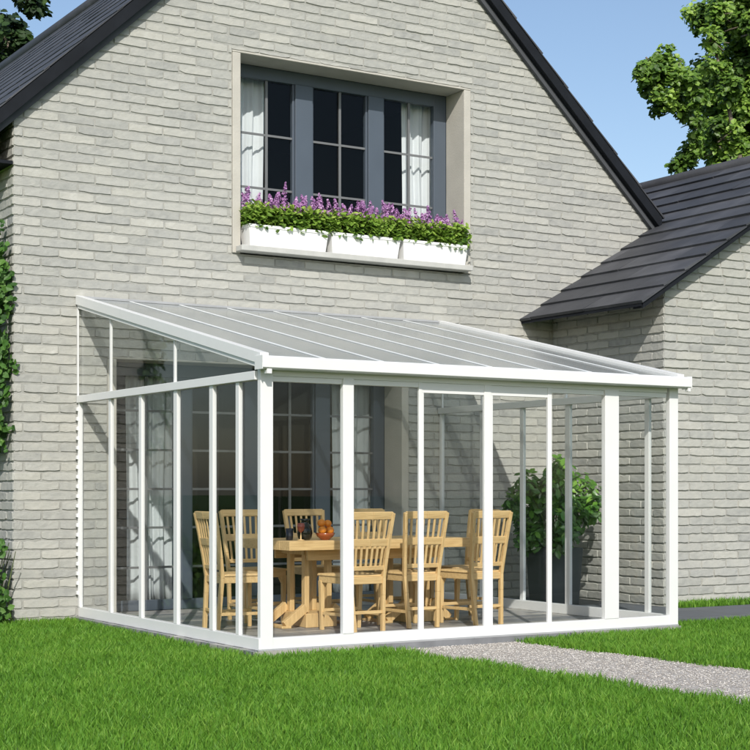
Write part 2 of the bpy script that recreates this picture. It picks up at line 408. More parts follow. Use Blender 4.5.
gp.add([(PX0-.02+float(drift(y))+.02*math.sin(y*7), y, G+.012) for y in ys]+[(PX1+.02+float(drift(y))+.02*math.sin(y*5), y, G+.012) for y in ys], [(i, i+1, n+2+i, n+1+i) for i in range(n)])
tag(gp.build('gravel_path', M['gravel']), kind='structure')
# loose pebbles on the path
n = 26000
py = -3.645-8.1*rng.random(n)**1.15; px = rng.uniform(PX0-.03, PX1+.03, n)+drift(py); ps = rng.uniform(.003, .0075, n)
dirs = np.array([[1,0,0],[-1,0,0],[0,1,0],[0,-1,0],[0,0,1],[0,0,-1]], float)
V = dirs[None]*ps[:, None, None]*rng.uniform(.6, 1.25, (n, 6, 1)); V[:, :, 2] *= .7
an = rng.uniform(0, 6.28, n); c, s = np.cos(an)[:, None], np.sin(an)[:, None]
V = np.stack([V[..., 0]*c-V[..., 1]*s+px[:, None], V[..., 0]*s+V[..., 1]*c+py[:, None], V[..., 2]+G+.013+ps[:, None]*.35], -1).reshape(-1, 3)
T = np.array([[0,2,4],[2,1,4],[1,3,4],[3,0,4],[2,0,5],[1,2,5],[3,1,5],[0,3,5]])
F = ((np.arange(n)*6)[:, None, None]+T[None]).reshape(-1, 3)
tag(np_mesh('gravel', V, F, np.repeat(rng.random(n), 6), M['pebble']), kind='stuff')

# camera constants (the grass is only grown where this side of the garden can be seen)
CAM = Vector((-5.1999, -13.5796, 1.1663)); YAW = .555
def grass(name, n, sel, zbase, hmin=.035, hmax=.078, seed=3):
    g = np.random.default_rng(seed)
    # in (depth, side) space around the viewing side, uniform in area
    dd = np.sqrt(g.uniform(6.2**2, 19.5**2, n)); ww = g.uniform(-1, 1, n)*(dd*.30+.4)
    x = CAM.x+dd*math.sin(YAW)+ww*math.cos(YAW); y = CAM.y+dd*math.cos(YAW)-ww*math.sin(YAW)
    k = sel(x, y, g); x, y, dd = x[k], y[k], dd[k]; n = len(x)
    clump = .5+.5*np.sin(x*3.1+1.3*np.sin(y*2.7))*np.sin(y*3.7+1.1*np.sin(x*2.3))
    fine = .5+.5*np.sin(x*23+3*np.sin(y*17))*np.sin(y*27+2*np.sin(x*19))
    h = g.uniform(hmin, hmax, n)*(.75+.25*clump+.22*fine); w = g.uniform(.0022, .0042, n)*(1+(dd-7)*.05)
    a = g.uniform(0, 6.283, n); lean = g.uniform(.1, .75, n)*h; la = g.uniform(0, 6.283, n)+.6*np.sin(x*2+y*3)
    sx, sy = np.cos(a)*w, np.sin(a)*w; lx, ly = np.cos(la)*lean, np.sin(la)*lean
    zb = np.full(n, zbase)
    def st(fx, fz, s): return np.stack([x+lx*fx+sx*s, y+ly*fx+sy*s, zb+h*fz], -1)
    V = np.stack([st(0, -.05, -1), st(0, -.05, 1), st(.35, .6, .8), st(.35, .6, -.8), st(1, .98, 0)], 1).reshape(-1, 3)
    b = np.arange(n)*5
    F = np.concatenate([np.stack([b, b+1, b+2], 1), np.stack([b, b+2, b+3], 1), np.stack([b+3, b+2, b+4], 1)])
    tone = np.clip(.5+.22*(clump-.5)+.18*(fine-.5)+g.normal(0, .22, n), 0, 1)
    tone = np.where(g.random(n) < .012, 1.0, tone)
    return tag(np_mesh(name, V, F, np.repeat(tone, 5), M['grass']), kind='stuff')
def front_lawn(x, y, g):
    j = g.normal(0, .022, len(x)); ed = .03*np.sin(y*6)+.02*np.sin(y*17+1)
    xd = x-drift(y); path = (xd > PX0+.01+j+ed) & (xd < PX1-.01+j+ed) & (y < -3.6)
    slab = (x > -.07) & (x < 4.07) & (y > -3.645) & (y < 1)
    house = (y > -.01) & (x > -.62)
    right = (x > 4.05) & (y > -3.12+j*.6)
    return ~(path | slab | house | right)
grass('lawn_grass', 620000, front_lawn, G+.002)
def bank(x, y, g):
    return (x > 5.55) & (x < 13) & (y < -1.815) & (y > -2.10+g.normal(0, .02, len(x)))
grass('bank_grass', 420000, bank, -.012, .04, .085, 5)

# ------------------------------------------------------------------ the house
house = empty('brick_house', (3, 0, 0), label='pale grey brick house with dark slate roofs behind the glass veranda', cat='house')
def HP(o):   # children are modelled in world space
    o.matrix_parent_inverse = Matrix.Translation((-3, 0, 0)); return o
XL, XR = -.61, 7.0; ZR = 5.115+.92*(6-7.0); YB = 17.0
SL = .92
def under(x): return 5.115+SL*x if x < 3 else 5.115+SL*(6-x)
W0, W1, WZ0, WZ1 = 1.67, 4.33, 3.47, 5.43      # upstairs opening
D0, D1, DZ1 = .38, 3.54, 2.385                  # garden door opening
t = .085                                        # stone surround
# mortar core of the front wall
mc = MB(); ya, yb = .008, .34
A0, A1, B0, B1 = D0-t, D1+t, W0-t, W1+t; BZ = WZ1+.02; AZ = DZ1+.02
def rect(a, b, c, d): mc.prism([(a, c), (b, c), (b, d), (a, d)], ya, yb)
rect(XL+.012, A0, -.2, AZ); rect(A1, XR, -.2, AZ); rect(XL+.012, XR, AZ, WZ0)
rect(XL+.012, B0, WZ0, 4.5); mc.prism([(B1, WZ0), (XR, WZ0), (XR, ZR), (6-(4.5-5.115)/SL, 4.5), (B1, 4.5)], ya, yb)
xl = (BZ-5.115)/SL
mc.prism([(XL+.012, 4.5), (B0, 4.5), (B0, BZ), (xl, BZ), (XL+.012, under(XL+.012))], ya, yb)
mc.prism([(B1, 4.5), (6-(4.5-5.115)/SL, 4.5), (6-xl, BZ), (B1, BZ)], ya, yb)
mc.prism([(xl, BZ), (6-xl, BZ), (3, under(3))], ya, yb)
fw = HP(mc.build('wall', M['mortar'], house))
def gable_span(z):
    a, b = XL, XR
    if z > under(XL): a = (z-5.115)/SL
    if z > ZR: b = 6-(z-5.115)/SL
    return a, b
front_b = bricks('brick_facing', (0,0,0), (1,0,0), (0,-1,0), -.15, 7.85, gable_span,
                 [(D0-t, D1+t, -1, AZ), (B0, B1, WZ0-.0, BZ)], house, seed=5); HP(front_b)
# left flank and right flank, back
sw = MB(); sw.box(XL+.012, XL+.3, .345, YB, -.2, 4.5); HP(sw.build('wall', M['mortar'], house))
side_b = bricks('brick_facing', (XL,0,0), (0,1,0), (-1,0,0), -.15, 4.5, lambda z: (0.002, 5), [], house, seed=8, ends=True); HP(side_b)
bk = MB(); bk.box(XR-.3, XR, .345, YB, -.2, 4.15); bk.prism([(XL+.3, -.2), (XR-.3, -.2), (XR-.3, 4.15), (3, 7.8), (XL+.3, 4.6)], YB-.3, YB)
HP(bk.build('wall', M['mortar'], house))

# main roof: two slopes of tiles on a dark deck
rise = Vector((1, 0, SL)).normalized()
OV = .115
ex, ez = -1.06, 5.30-.03+SL*(-1.06)
apex = 8.06
slope_len = math.hypot(3-ex, apex-ez)
deck = MB()
for sgn in (0, 1):
    def X(x): return 6-x if sgn else x
    deck.hexa([(X(ex), -OV+.03, ez-.10), (X(3), -OV+.03, apex-.13), (X(3), YB+.2, apex-.13), (X(ex), YB+.2, ez-.10)],
              [(X(ex), -OV+.03, ez-.012), (X(3), -OV+.03, apex-.03), (X(3), YB+.2, apex-.03), (X(ex), YB+.2, ez-.012)])
roof = HP(deck.build('roof', M['board'], house))
st = .4825; nc = int(slope_len/st)
HP(tiles('roof_tiles', (ex, -OV-.01, ez), (1, 0, SL), (0, 1, 0), 17.3, nc, st, house, seed=3, lift=.013, th=.012))
HP(tiles('roof_tiles', (6-ex, -OV-.01, ez), (-1, 0, SL), (0, 1, 0), 17.3, nc, st, house, seed=4, lift=.022, th=.02))
rt = MB(); rt.tube([(3, -OV-.02, apex-.03), (3, YB+.2, apex-.03)], .11, 10, .4); HP(rt.build('ridge_tiles', M['tile'], house))
st_gap = MB()
for sgn in (0, 1):
    def X(x): return 6-x if sgn else x
    xa = ex+(3-ex)*(nc*st/slope_len)
    def zr(x): return ez+SL*(x-ex)
    st_gap.hexa([(X(xa), -OV-.008, zr(xa)-.01), (X(3), -OV-.008, zr(3)-.01), (X(3), YB+.15, zr(3)-.01), (X(xa), YB+.15, zr(xa)-.01)],
                [(X(xa), -OV-.008, zr(xa)+.02), (X(3), -OV-.008, zr(3)+.02), (X(3), YB+.15, zr(3)+.02), (X(xa), YB+.15, zr(xa)+.02)])
HP(st_gap.build('top_course', M['tile'], house))
# verge boards and the thin lighter strip below them
for sgn in (0, 1):
    def X(x): return 6-x if sgn else x
    vb = MB(); a, b = ex+.02, 3
    def zt(x): return ez+SL*(x-ex)
    vb.hexa([(X(a), -OV, zt(a)-.15), (X(b), -OV, zt(b)-.15), (X(b), -OV+.028, zt(b)-.15), (X(a), -OV+.028, zt(a)-.15)],
            [(X(a), -OV, zt(a)-.012), (X(b), -OV, zt(b)-.012), (X(b), -OV+.028, zt(b)-.012), (X(a), -OV+.028, zt(a)-.012)])
    HP(vb.build('verge_board', M['board'], house))
    vs = MB()
    vs.hexa([(X(a), -.05, zt(a)-.225), (X(b), -.05, zt(b)-.225), (X(b), -.004, zt(b)-.225), (X(a), -.004, zt(a)-.225)],
            [(X(a), -.05, zt(a)-.155), (X(b), -.05, zt(b)-.155), (X(b), -.004, zt(b)-.155), (X(a), -.004, zt(a)-.155)])
    HP(vs.build('verge_strip', M['board_light'], house))
    sf = MB()
    sf.hexa([(X(a), -OV+.03, zt(a)-.150), (X(b), -OV+.03, zt(b)-.150), (X(b), -.002, zt(b)-.150), (X(a), -.002, zt(a)-.150)],
            [(X(a), -OV+.03, zt(a)-.128), (X(b), -OV+.03, zt(b)-.128), (X(b), -.002, zt(b)-.128), (X(a), -.002, zt(a)-.128)])
    HP(sf.build('soffit', M['board'], house))
ev = MB()   # eaves soffits and gutters along the flanks
for sgn in (0, 1):
    def X(x): return 6-x if sgn else x
    a, b = (ex+.02, XL) if sgn == 0 else (XR, 6-ex-.02)
    ev.box(a, b, .0, YB+.1, ez-.20, ez-.17)
    a, b = sorted((X(ex), X(ex+.02)))
    ev.box(a, b, .0, YB+.1, ez-.22, ez-.02)
HP(ev.build('eaves_board', M['board'], house))

# stone surrounds with deep reveals
def surround(x0, x1, z0, z1, name, yb=.33):
    m = MB(); e = .014
    m.box(x0-t, x0, -e, yb, z0, z1); m.box(x1, x1+t, -e, yb, z0, z1); m.box(x0-t, x1+t, -e-.001, yb, z1+.0008, z1+.02)
    return HP(m.build(name, M['stone'], house, bevel=.006))
surround(W0, W1, WZ0+.005, WZ1, 'window_surround'); surround(D0, D1, -.0, DZ1, 'door_surround')
sl = MB(); sl.box(W0-.055, W1+.02, -.15, .0-.016, 3.485, 3.54); sl.box(W0+.001, W1-.001, -.017, .33, 3.486, 3.539)
HP(sl.build('window_sill', M['stone_sill'], house, bevel=.006))

def casement(name, x0, x1, z0, z1, mulls, bars_x, bars_z, edge, head, foot, y=.33):
    """frame > glass, glazing bars; mulls: (x0,x1) solid uprights"""
    f = MB(); d = .07
    f.box(x0, x0+edge, y, y+d, z0, z1); f.box(x1-edge, x1, y, y+d, z0, z1)
    f.box(x0+edge, x1-edge, y+.0005, y+d, z1-head, z1); f.box(x0+edge, x1-edge, y+.0005, y+d, z0, z0+foot)
    for a, b in mulls:
        f.box(a, b, y-.012, y+d, z0+foot, z1-head)
        f.box(a-.022, a, y+.012, y+d-.005, z0+foot, z1-head); f.box(b, b+.022, y+.012, y+d-.005, z0+foot, z1-head)
    fr = HP(f.build(name, M['slate_paint'], house, bevel=.004))
    edges = [x0+edge]+[v for m_ in mulls for v in m_]+[x1-edge]
    for a, b in zip(edges[0::2], edges[1::2]):
        g = MB(); g.box(a-.0, b+.0, y+.04, y+.046, z0+foot-.0, z1-head+.0); o = g.build('glass', M['glass'], fr)
        gb_ = MB()
        for x in bars_x:
            if a < x < b: gb_.box(x-.013, x+.013, y+.022, y+.038, z0+foot, z1-head)
        for z in bars_z: gb_.box(a+.001, b-.001, y+.024, y+.036, z-.011, z+.011)
        gb_.build('glazing_bars', M['bar'], fr)
    return fr
casement('window', W0, W1, 3.54, WZ1, [(2.463, 2.663), (3.338, 3.524)], [2.147, 3.009, 3.865], [4.752, 4.21], .16, .125, .09)
casement('garden_door', D0, D1, .0, DZ1, [(1.145, 1.30), (1.885, 2.085), (2.70, 2.865)], [.835, 1.56, 2.417, 3.17], [1.93, 1.552, 1.174, .80, .415], .13, .12, .10)
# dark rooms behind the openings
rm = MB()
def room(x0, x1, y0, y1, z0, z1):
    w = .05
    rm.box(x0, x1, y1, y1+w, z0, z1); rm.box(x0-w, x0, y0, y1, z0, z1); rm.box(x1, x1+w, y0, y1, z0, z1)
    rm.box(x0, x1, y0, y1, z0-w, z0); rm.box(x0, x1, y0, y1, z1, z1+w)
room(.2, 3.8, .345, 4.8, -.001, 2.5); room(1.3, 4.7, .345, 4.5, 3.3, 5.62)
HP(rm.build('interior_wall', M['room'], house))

def curtain(x0, x1, z0, z1, y, folds, label):
    m = MB(); nx, nz = 60, 14; vs = []
    for j in range(nz+1):
        f = j/nz; z = z0+(z1-z0)*f
        for i in range(nx+1):
            u = i/nx
            d = .028*math.sin(u*folds*6.283+.5*math.sin(f*3))+.012*math.sin(u*folds*2.3*6.283+f*2)
            vs.append((x0+(x1-x0)*u+.012*math.sin(f*4+u*5), y+d*(1.2-.4*f), z))
    fs = [(j*(nx+1)+i, j*(nx+1)+i+1, (j+1)*(nx+1)+i+1, (j+1)*(nx+1)+i) for j in range(nz) for i in range(nx)]
    m.add(vs, fs, .5, True); o = m.build('curtain', M['curtain']); tag(o, label, 'curtain', 'white curtains inside the windows')
    so = o.modifiers.new('Solid', 'SOLIDIFY'); so.thickness = .003
curtain(1.72, 2.20, 3.56, 5.40, .52, 4, 'white curtain hanging in the left pane of the upstairs window')
curtain(3.89, 4.40, 3.56, 5.40, .52, 4, 'white curtain hanging in the right pane of the upstairs window')
curtain(.70, 1.24, .06, 2.33, .52, 4, 'long white curtain in the left side light of the garden doors')
curtain(3.02, 3.62, .06, 2.33, .52, 4, 'long white curtain in the right side light of the garden doors')

# ---- the wing on the right
GX, GY = 5.526, -1.81; RX = 8.5; WS = .616
wz_e = 3.043                                      # tile edge height at the eaves x=5.10
def wtop(x): return wz_e+WS*(x-5.10) if x < RX else wz_e+WS*(2*RX-5.10-x)
WXR = 2*RX-GX
wc = MB()
gz = wtop(GX)-.07
wc.prism([(GX+.012, -.2), (WXR, -.2), (WXR, gz), (RX, wtop(RX)-.09), (GX+.012, gz)], GY+.012, GY+.3)
wc.box(GX+.012, GX+.3, GY+.3, .012, -.2, gz); wc.box(WXR-.3, WXR, GY+.3, 7, -.2, gz)
HP(wc.build('wing_wall', M['mortar'], house))
def wspan(z):
    a, b = GX, WXR
    if z > gz: a = GX+(z-gz)/WS; b = 2*RX-a
    return a, b
HP(bricks('wing_brick_facing', (0, GY, 0), (1,0,0), (0,-1,0), -.15, wtop(RX)-.1, wspan, [], house, seed=12, ends=True))
HP(bricks('wing_brick_facing', (GX, GY, 0), (0,1,0), (-1,0,0), -.15, gz, lambda z: (0.002, 1.80), [], house, seed=14, ends=True))
EX = 5.10; WY = -1.98
wd = MB()
for sgn in (0, 1):
    def X(x): return 2*RX-x if sgn else x
    def wr(x, dz): return wz_e+WS*(x-EX)+dz
    y1 = 7.0
    if sgn == 0:      # near slope: in front of the main wall it starts at the eaves
        wd.hexa([(EX, WY+.03, wr(EX, -.065)), (RX, WY+.03, wr(RX, -.065)), (RX, -.0, wr(RX, -.065)), (EX, -.0, wr(EX, -.065))],
                [(EX, WY+.03, wr(EX, -.03)), (RX, WY+.03, wr(RX, -.03)), (RX, -.0, wr(RX, -.03)), (EX, -.0, wr(EX, -.03))])
        wd.hexa([(6.7, 0, wr(6.7, -.10)), (RX, 0, wr(RX, -.065)), (RX, y1, wr(RX, -.065)), (6.7, y1, wr(6.7, -.10))],
                [(6.7, 0, wr(6.7, -.03)), (RX, 0, wr(RX, -.03)), (RX, y1, wr(RX, -.03)), (6.7, y1, wr(6.7, -.03))])
    else:
        wd.hexa([(X(EX), WY+.03, wr(EX, -.065)), (X(RX), WY+.03, wr(RX, -.065)), (X(RX), y1, wr(RX, -.065)), (X(EX), y1, wr(EX, -.065))],
                [(X(EX), WY+.03, wr(EX, -.03)), (X(RX), WY+.03, wr(RX, -.03)), (X(RX), y1, wr(RX, -.03)), (X(EX), y1, wr(EX, -.03))])
HP(wd.build('wing_roof', M['board'], house))
wst = .285/math.cos(math.atan(WS)); wn = int(round((RX-EX)/.285))
up = Vector((1, 0, WS))
# the courses up to the main wall; above the main eaves they run on behind the gable
k_lo = 6
HP(tiles('wing_roof_tiles', (EX, WY, wz_e-.03), up, (0,1,0), -WY-.004, k_lo, wst, house, tw=.9, seed=21, lift=.03, th=.03))
e2 = Vector((EX, WY, wz_e-.03))+up.normalized()*wst*k_lo
HP(tiles('wing_roof_tiles', e2, up, (0,1,0), 9, wn-k_lo, wst, house, tw=.9, seed=22, lift=.03, th=.03))
HP(tiles('wing_roof_tiles', (2*RX-EX, WY, wz_e-.03), (-1,0,WS), (0,1,0), 9, wn, wst, house, tw=.9, seed=23, lift=.03, th=.03))
rc = MB(); rc.tube([(RX, WY-.01, wtop(RX)-.02), (RX, 7, wtop(RX)-.02)], .075, 10, .4); HP(rc.build('ridge_tiles', M['tile'], house))
for sgn in (0, 1):
    def X(x): return 2*RX-x if sgn else x
    vb = MB(); a, b = EX+.015, RX
    def zt(x): return wz_e+WS*(x-EX)
    vb.hexa([(X(a), WY+.02, zt(a)-.095), (X(b), WY+.02, zt(b)-.095), (X(b), WY+.045, zt(b)-.095), (X(a), WY+.045, zt(a)-.095)],
            [(X(a), WY+.02, zt(a)-.03), (X(b), WY+.02, zt(b)-.03), (X(b), WY+.045, zt(b)-.03), (X(a), WY+.045, zt(a)-.03)])
    vb.hexa([(X(a), WY+.05, zt(a)-.09), (X(b), WY+.05, zt(b)-.09), (X(b), GY, zt(b)-.09), (X(a), GY, zt(a)-.09)],
            [(X(a), WY+.05, zt(a)-.07), (X(b), WY+.05, zt(b)-.07), (X(b), GY, zt(b)-.07), (X(a), GY, zt(a)-.07)])
    HP(vb.build('verge_board', M['board'], house))

# ------------------------------------------------------------------ the glass veranda
ver = empty('glass_veranda', (2, -1.8, 0), label='white framed lean-to glass veranda built against the brick house', cat='veranda')
def VP(o): o.matrix_parent_inverse = Matrix.Translation((-2, 1.8, 0)); return o
VW, VD = 4.05, 3.60
HR0, HR1 = 1.965, 2.03
SB = .09                                           # base rail height
def vbox(name, *a, m='white', bevel=.003): return VP(MB().box(*a).build(name, M[m], ver, bevel=bevel))
# base rails
vbox('base_rail', 0, VW, -VD, -VD+.06, 0.001, SB); vbox('base_rail', .004, .06, -VD+.06, -.01, 0.001, SB); vbox('base_rail', VW-.06, VW, -VD+.06, -.01, 0.001, SB)
vbox('seal_strip', -.006, VW+.006, -VD-.006, -VD, -.0, .012, m='seal', bevel=0)
# front posts
fposts = [(.012, .115, .045), (.705, .80, .04), (1.39, 1.42, .028), (2.01, 2.078, .035), (2.645, 2.687, .03), (3.24, 3.39, .045), (3.955, VW+.003, .045)]
for a, b, d in fposts:
    vbox('post', a, b, -VD-(.004 if b-a > .08 else -.006), -VD+d, SB if .1 < a < 3.9 else .002, 2.0 if .1 < a < 3.9 else 2.06)
# side posts (both flanks)
for y0, y1 in ((-.800, -.725), (-1.475, -1.395), (-2.190, -2.095), (-2.845, -2.755), (-3.285, -3.205)):
    w = .036
    vbox('post', 0.004, w, y0+.012, y1-.012, SB, HR0); vbox('post', VW-w, VW-.004, y0+.012, y1-.012, SB, HR0)
# jambs against the house
for x in (0, VW-.035): vbox('wall_jamb', x, x+.035, -.05, -.006, SB, HR0)
for x in (-.008, VW-.03):
    p = [(x+.03, .1)]
    for k in range(2, 22):
        zc = k*BH+BH*.5; q = x-(.014 if x < 0 else -.004); p = p+[(x+.004, zc-.019), (q, zc-.015), (q, zc+.015), (x+.004, zc+.019)]
    p += [(x+.03, HR0)]
    VP(MB().prism(p, -.035, -.011).build('scribed_seal', M['white'], ver))
for x0, x1 in ((-.012, .052), (VW-.052, VW+.012)):
    vbox('eaves_rail', x0, x1, -VD+.046, -.004, HR0, HR1)
vbox('header_beam', .116, VW-.116, -VD+.004, -VD+.075, 1.995, 2.075)
vbox('header_track', .116, VW-.116, -VD+.012, -VD+.06, 1.955, 1.995)
# glazing between the posts: each pane with slim stiles
def pane_front(a, b):
    g = VP(MB().box(a, b, -VD+.03, -VD+.036, SB, 1.957).build('glass_pane', M['pane'], ver))
for (a, b, d), (c, e, f) in zip(fposts[:-1], fposts[1:]): pane_front(b, c)
sy = [-.05, -.738, -.788, -1.408, -1.463, -2.108, -2.178, -2.768, -2.833, -3.218, -3.273, -VD+.062]
for x in (.022, VW-.028):
    for a, b in zip(sy[0::2], sy[1::2]):
        VP(MB().box(x, x+.006, b, a, SB, HR0).build('glass_pane', M['pane'], ver))
# door rails: sliding leaves in two front bays
for a, b in ((1.42, 2.01), (2.078, 2.645)):
    m = MB(); m.box(a, b, -VD+.012, -VD+.052, 1.915, 1.957); m.box(a, a+.02, -VD+.013, -VD+.051, SB, 1.915)
    VP(m.build('sliding_frame', M['white'], ver, bevel=.002))
# roof: plane from the wall down to the gutter
RY0, RZ0, RY1, RZ1 = -.0, 2.925, -3.66, 2.125
def rz(y): return RZ0+(RZ1-RZ0)*(y-RY0)/(RY1-RY0)
def beam(name, x0, x1, dz0, dz1, y0=-.004, y1=RY1, m='white', bevel=.003):
    return VP(MB().hexa([(x0, y0, rz(y0)+dz0), (x1, y0, rz(y0)+dz0), (x1, y1, rz(y1)+dz0), (x0, y1, rz(y1)+dz0)],
                        [(x0, y0, rz(y0)+dz1), (x1, y0, rz(y0)+dz1), (x1, y1, rz(y1)+dz1), (x0, y1, rz(y1)+dz1)]).build(name, M[m], ver, bevel=bevel))
for x0, x1 in ((-.02, .05), (VW-.05, VW+.02)):
    beam('roof_beam', x0, x1, -.055, .03); beam('roof_beam', x0+.012, x1-.012, -.088, -.055)
nb = 8
for k in range(1, nb):
    x = VW*k/nb
    beam('rafter', x-.014, x+.014, -.05, -.006, y0=-.05); beam('rafter', x-.017, x+.017, .006, .012, y0=-.05, m='cap')
for k in range(nb):
    x0 = VW*k/nb+.001+(.05 if k == 0 else 0); x1 = VW*(k+1)/nb-.001-(.05 if k == nb-1 else 0)
    beam('roof_panel', x0, x1, -.005, .005, y0=-.03, y1=RY1+.02, m='poly', bevel=0)
vbox('wall_flashing', .051, VW-.051, -.03, -.012, 2.925, 2.948, m='seal')
# gutter
gt = MB()
gy0, gy1 = -VD-.12, -VD-.0; gz0, gz1 = 2.036, 2.13
gt.prism_x([(gy0, gz0+.01), (gy0+.012, gz0), (gy1, gz0), (gy1, gz1), (gy0+.012, gz1), (gy0, gz1-.01)], -.03, VW+.05)
gt.box(-.034, -.03, gy0-.002, gy1+.002, gz0-.004, gz1+.004); gt.box(VW+.05, VW+.055, gy0-.002, gy1+.002, gz0-.006, gz1+.006)
VP(gt.build('gutter', M['white'], ver, bevel=.004))
vbox('gutter_bracket', VW+.02, VW+.05, gy0+.01, gy0+.05, gz0-.03, gz0); vbox('gutter_bracket', .01, .05, gy0+.01, gy0+.06, gz0-.035, gz0)
vbox('eaves_beam', -.0, VW, -VD+.0, -VD+.06, 2.076, 2.13, m='white')
# triangular gable glazing over each flank rail
for x in (0.012, VW-.03):
    for y in (-.75, -2.10): VP(MB().box(x+.002, x+.022, y-.011, y+.011, HR1, rz(y)-.06).build('gable_bar', M['white'], ver))
    for a, b in ((-.01, -.734), (-.766, -2.084), (-2.116, -3.45)):
        VP(MB().prism_x([(a, HR1), (b, HR1), (b, max(HR1+.01, rz(b)-.07)), (a, rz(a)-.07)], x+.008, x+.013).build('gable_pane', M['pane'], ver))
for x in (-.008, VW-.008): VP(MB().box(x, x+.016, -.02, -.003, HR1, 2.86).build('gable_jamb', M['white'], ver))

# ------------------------------------------------------------------ furniture
def make_chair():
    root = empty('dining_chair')
    def J(z, s):    # rear stile centre line at height z
        k = max(0, (z-.44)/.54); q = max(0, (.44-z)/.44)
        return Vector((s*(.163+.040*k-.025*q), -.205-.085*k**1.2-.03*q, z))
    for s in (-1, 1):
        m = MB(); zs = [0, .15, .30, .44, .60, .80, .975]
        for a, b in zip(zs[:-1], zs[1:]): m.bar(J(a, s), J(b, s), .030, .036, (0, 1, 0))
        m.build('leg', M['wood'], root, bevel=.003)
        m = MB(); m.bar((s*.182, .195, 0), (s*.19, .19, .41), .030, .030, (0, 1, 0), .042, .042)
        m.prism([(s*.17, .40), (s*.17, .33), (s*.135, .40)], .176, .205)
        m.build('leg', M['wood'], root, bevel=.003)
    m = MB(); m.hexa([(-.165, -.215, .395), (.165, -.215, .395), (.205, .21, .395), (-.205, .21, .395)], [(-.165, -.215, .452), (.165, -.215, .452), (.205, .21, .452), (-.205, .21, .452)])
    m.build('seat_frame', M['wood_x'], root, bevel=.004)
    m = MB(); m.hexa([(-.18, -.19, .4525), (.18, -.19, .4525), (.215, .225, .4525), (-.215, .225, .4525)], [(-.17, -.18, .472), (.17, -.18, .472), (.21, .22, .472), (-.21, .22, .472)])
    m.build('seat', M['wood_x'], root, bevel=.006)
    def rail(z, h, th=.024):
        a, b = J(z, -1), J(z, 1); up = (J(z+.05, 1)-J(z, 1)).normalized(); up.x = 0
        mid = (a+b)/2+Vector((0, -.012, 0)); m = MB()
        m.bar(a, mid, th, h, up); m.bar(mid, b, th, h, up); return m
    rail(.955, .062).build('top_rail', M['wood_x'], root, bevel=.004)
    rail(.735, .062).build('back_rail', M['wood_x'], root, bevel=.003)
    rail(.525, .034).build('back_rail', M['wood_x'], root, bevel=.003)
    for k in range(6):
        f = (k+1)/7*2-1
        m = MB()
        a = J(.53, 1); b = J(.95, 1)
        m.bar((a.x*f, a.y-.010*(1-abs(f)), a.z), (b.x*f, b.y-.010*(1-abs(f)), b.z), .020, .010, (0, 1, 0))
        m.build('back_slat', M['wood'], root, bevel=.002)
    m = MB()
    for s in (-1, 1): m.bar(J(.14, s), (s*.184, .19, .14), .018, .026)
    m.bar(J(.165, -1), J(.165, 1), .018, .026); m.bar((-.185, .19, .165), (.185, .19, .165), .018, .026)
    m.build('stretcher', M['wood_x'], root, bevel=.002)
    return root
chair = make_chair()
GC = 'pale wooden dining chairs around the table'
TBX0, TBX1, TBY0, TBY1 = .93, 2.80, -2.36, -1.48
# (x, y) of the chair's middle, heading (0 = facing the house)
spots = [((1.425, -2.55), 0, 'dining chair at the near side of the table, closest to the vases'),
         ((2.06, -2.42), 0, 'middle dining chair of the three along the near side of the table'),
         ((2.66, -2.50), 0, 'dining chair at the near side of the table, farthest from the vases'),
         ((.67, -1.92), -90, 'dining chair at the table end beside the white side wall posts'),
         ((2.93, -1.95), 92, 'dining chair at the far end of the table beside the potted shrub, mostly hidden'),
         ((1.17, -1.28), 180, 'dining chair on the house side of the table near its left corner'),
         ((1.83, -1.28), 180, 'dining chair on the house side of the table directly behind the oranges'),
         ((2.50, -1.28), 180, 'dining chair on the house side of the table hidden behind the middle near chair')]
for i, ((x, y), a, lab) in enumerate(spots):
    o = chair if i == 0 else copy_tree(chair)
    o.location = (x, y, .001); o.rotation_euler = (0, 0, R(a+[2, -2, 3, -3, 2, -2, 1, 2][i])); tag(o, lab, 'chair', GC)

tb = empty('dining_table', (2.0, -1.92, 0), label='long pale oak trestle table with thick top standing inside the veranda', cat='table')
def TP(o): o.matrix_parent_inverse = Matrix.Translation((-2.0, 1.92, 0)); return o
TZ = .742
m = MB()
ny = 5; wy = (TBY1-TBY0)/ny
for k in range(ny): m.box(TBX0, TBX1, TBY0+wy*k+.001, TBY0+wy*(k+1)-.001, TZ-.078, TZ, .3+.1*k)
TP(m.build('tabletop', M['wood_x'], tb, bevel=.003))
m = MB(); m.box(TBX0+.25, TBX1-.25, TBY0+.14, TBY0+.17, TZ-.17, TZ-.079); m.box(TBX0+.25, TBX1-.25, TBY1-.17, TBY1-.14, TZ-.17, TZ-.079)
TP(m.build('apron', M['wood_x'], tb, bevel=.003))
for px_ in (TBX0+.43, TBX1-.43):
    m = MB(); yc = -1.92
    for dx in (-.13, .09):
        for dy in (-.16, .10): m.box(px_+dx, px_+dx+.045, yc+dy, yc+dy+.06, .12, TZ-.079)
    m.box(px_-.16, px_+.16, yc-.20, yc+.20, TZ-.125, TZ-.0795)
    m.box(px_-.15, px_+.15, yc-.22, yc+.22, .0015, .12)
    TP(m.build('pedestal', M['wood'], tb, bevel=.004))
    for s in (-1, 1):
        m = MB(); m.bar((px_+s*.13, yc-.17, .17), (px_+s*.33, yc-.17, .025), .05, .07); m.bar((px_+s*.13, yc+.17, .17), (px_+s*.33, yc+.17, .025), .05, .07)
        m.box(*sorted((px_+s*.28, px_+s*.37)), yc-.20, yc+.20, .0015, .022)
        TP(m.build('foot', M['wood'], tb, bevel=.003))

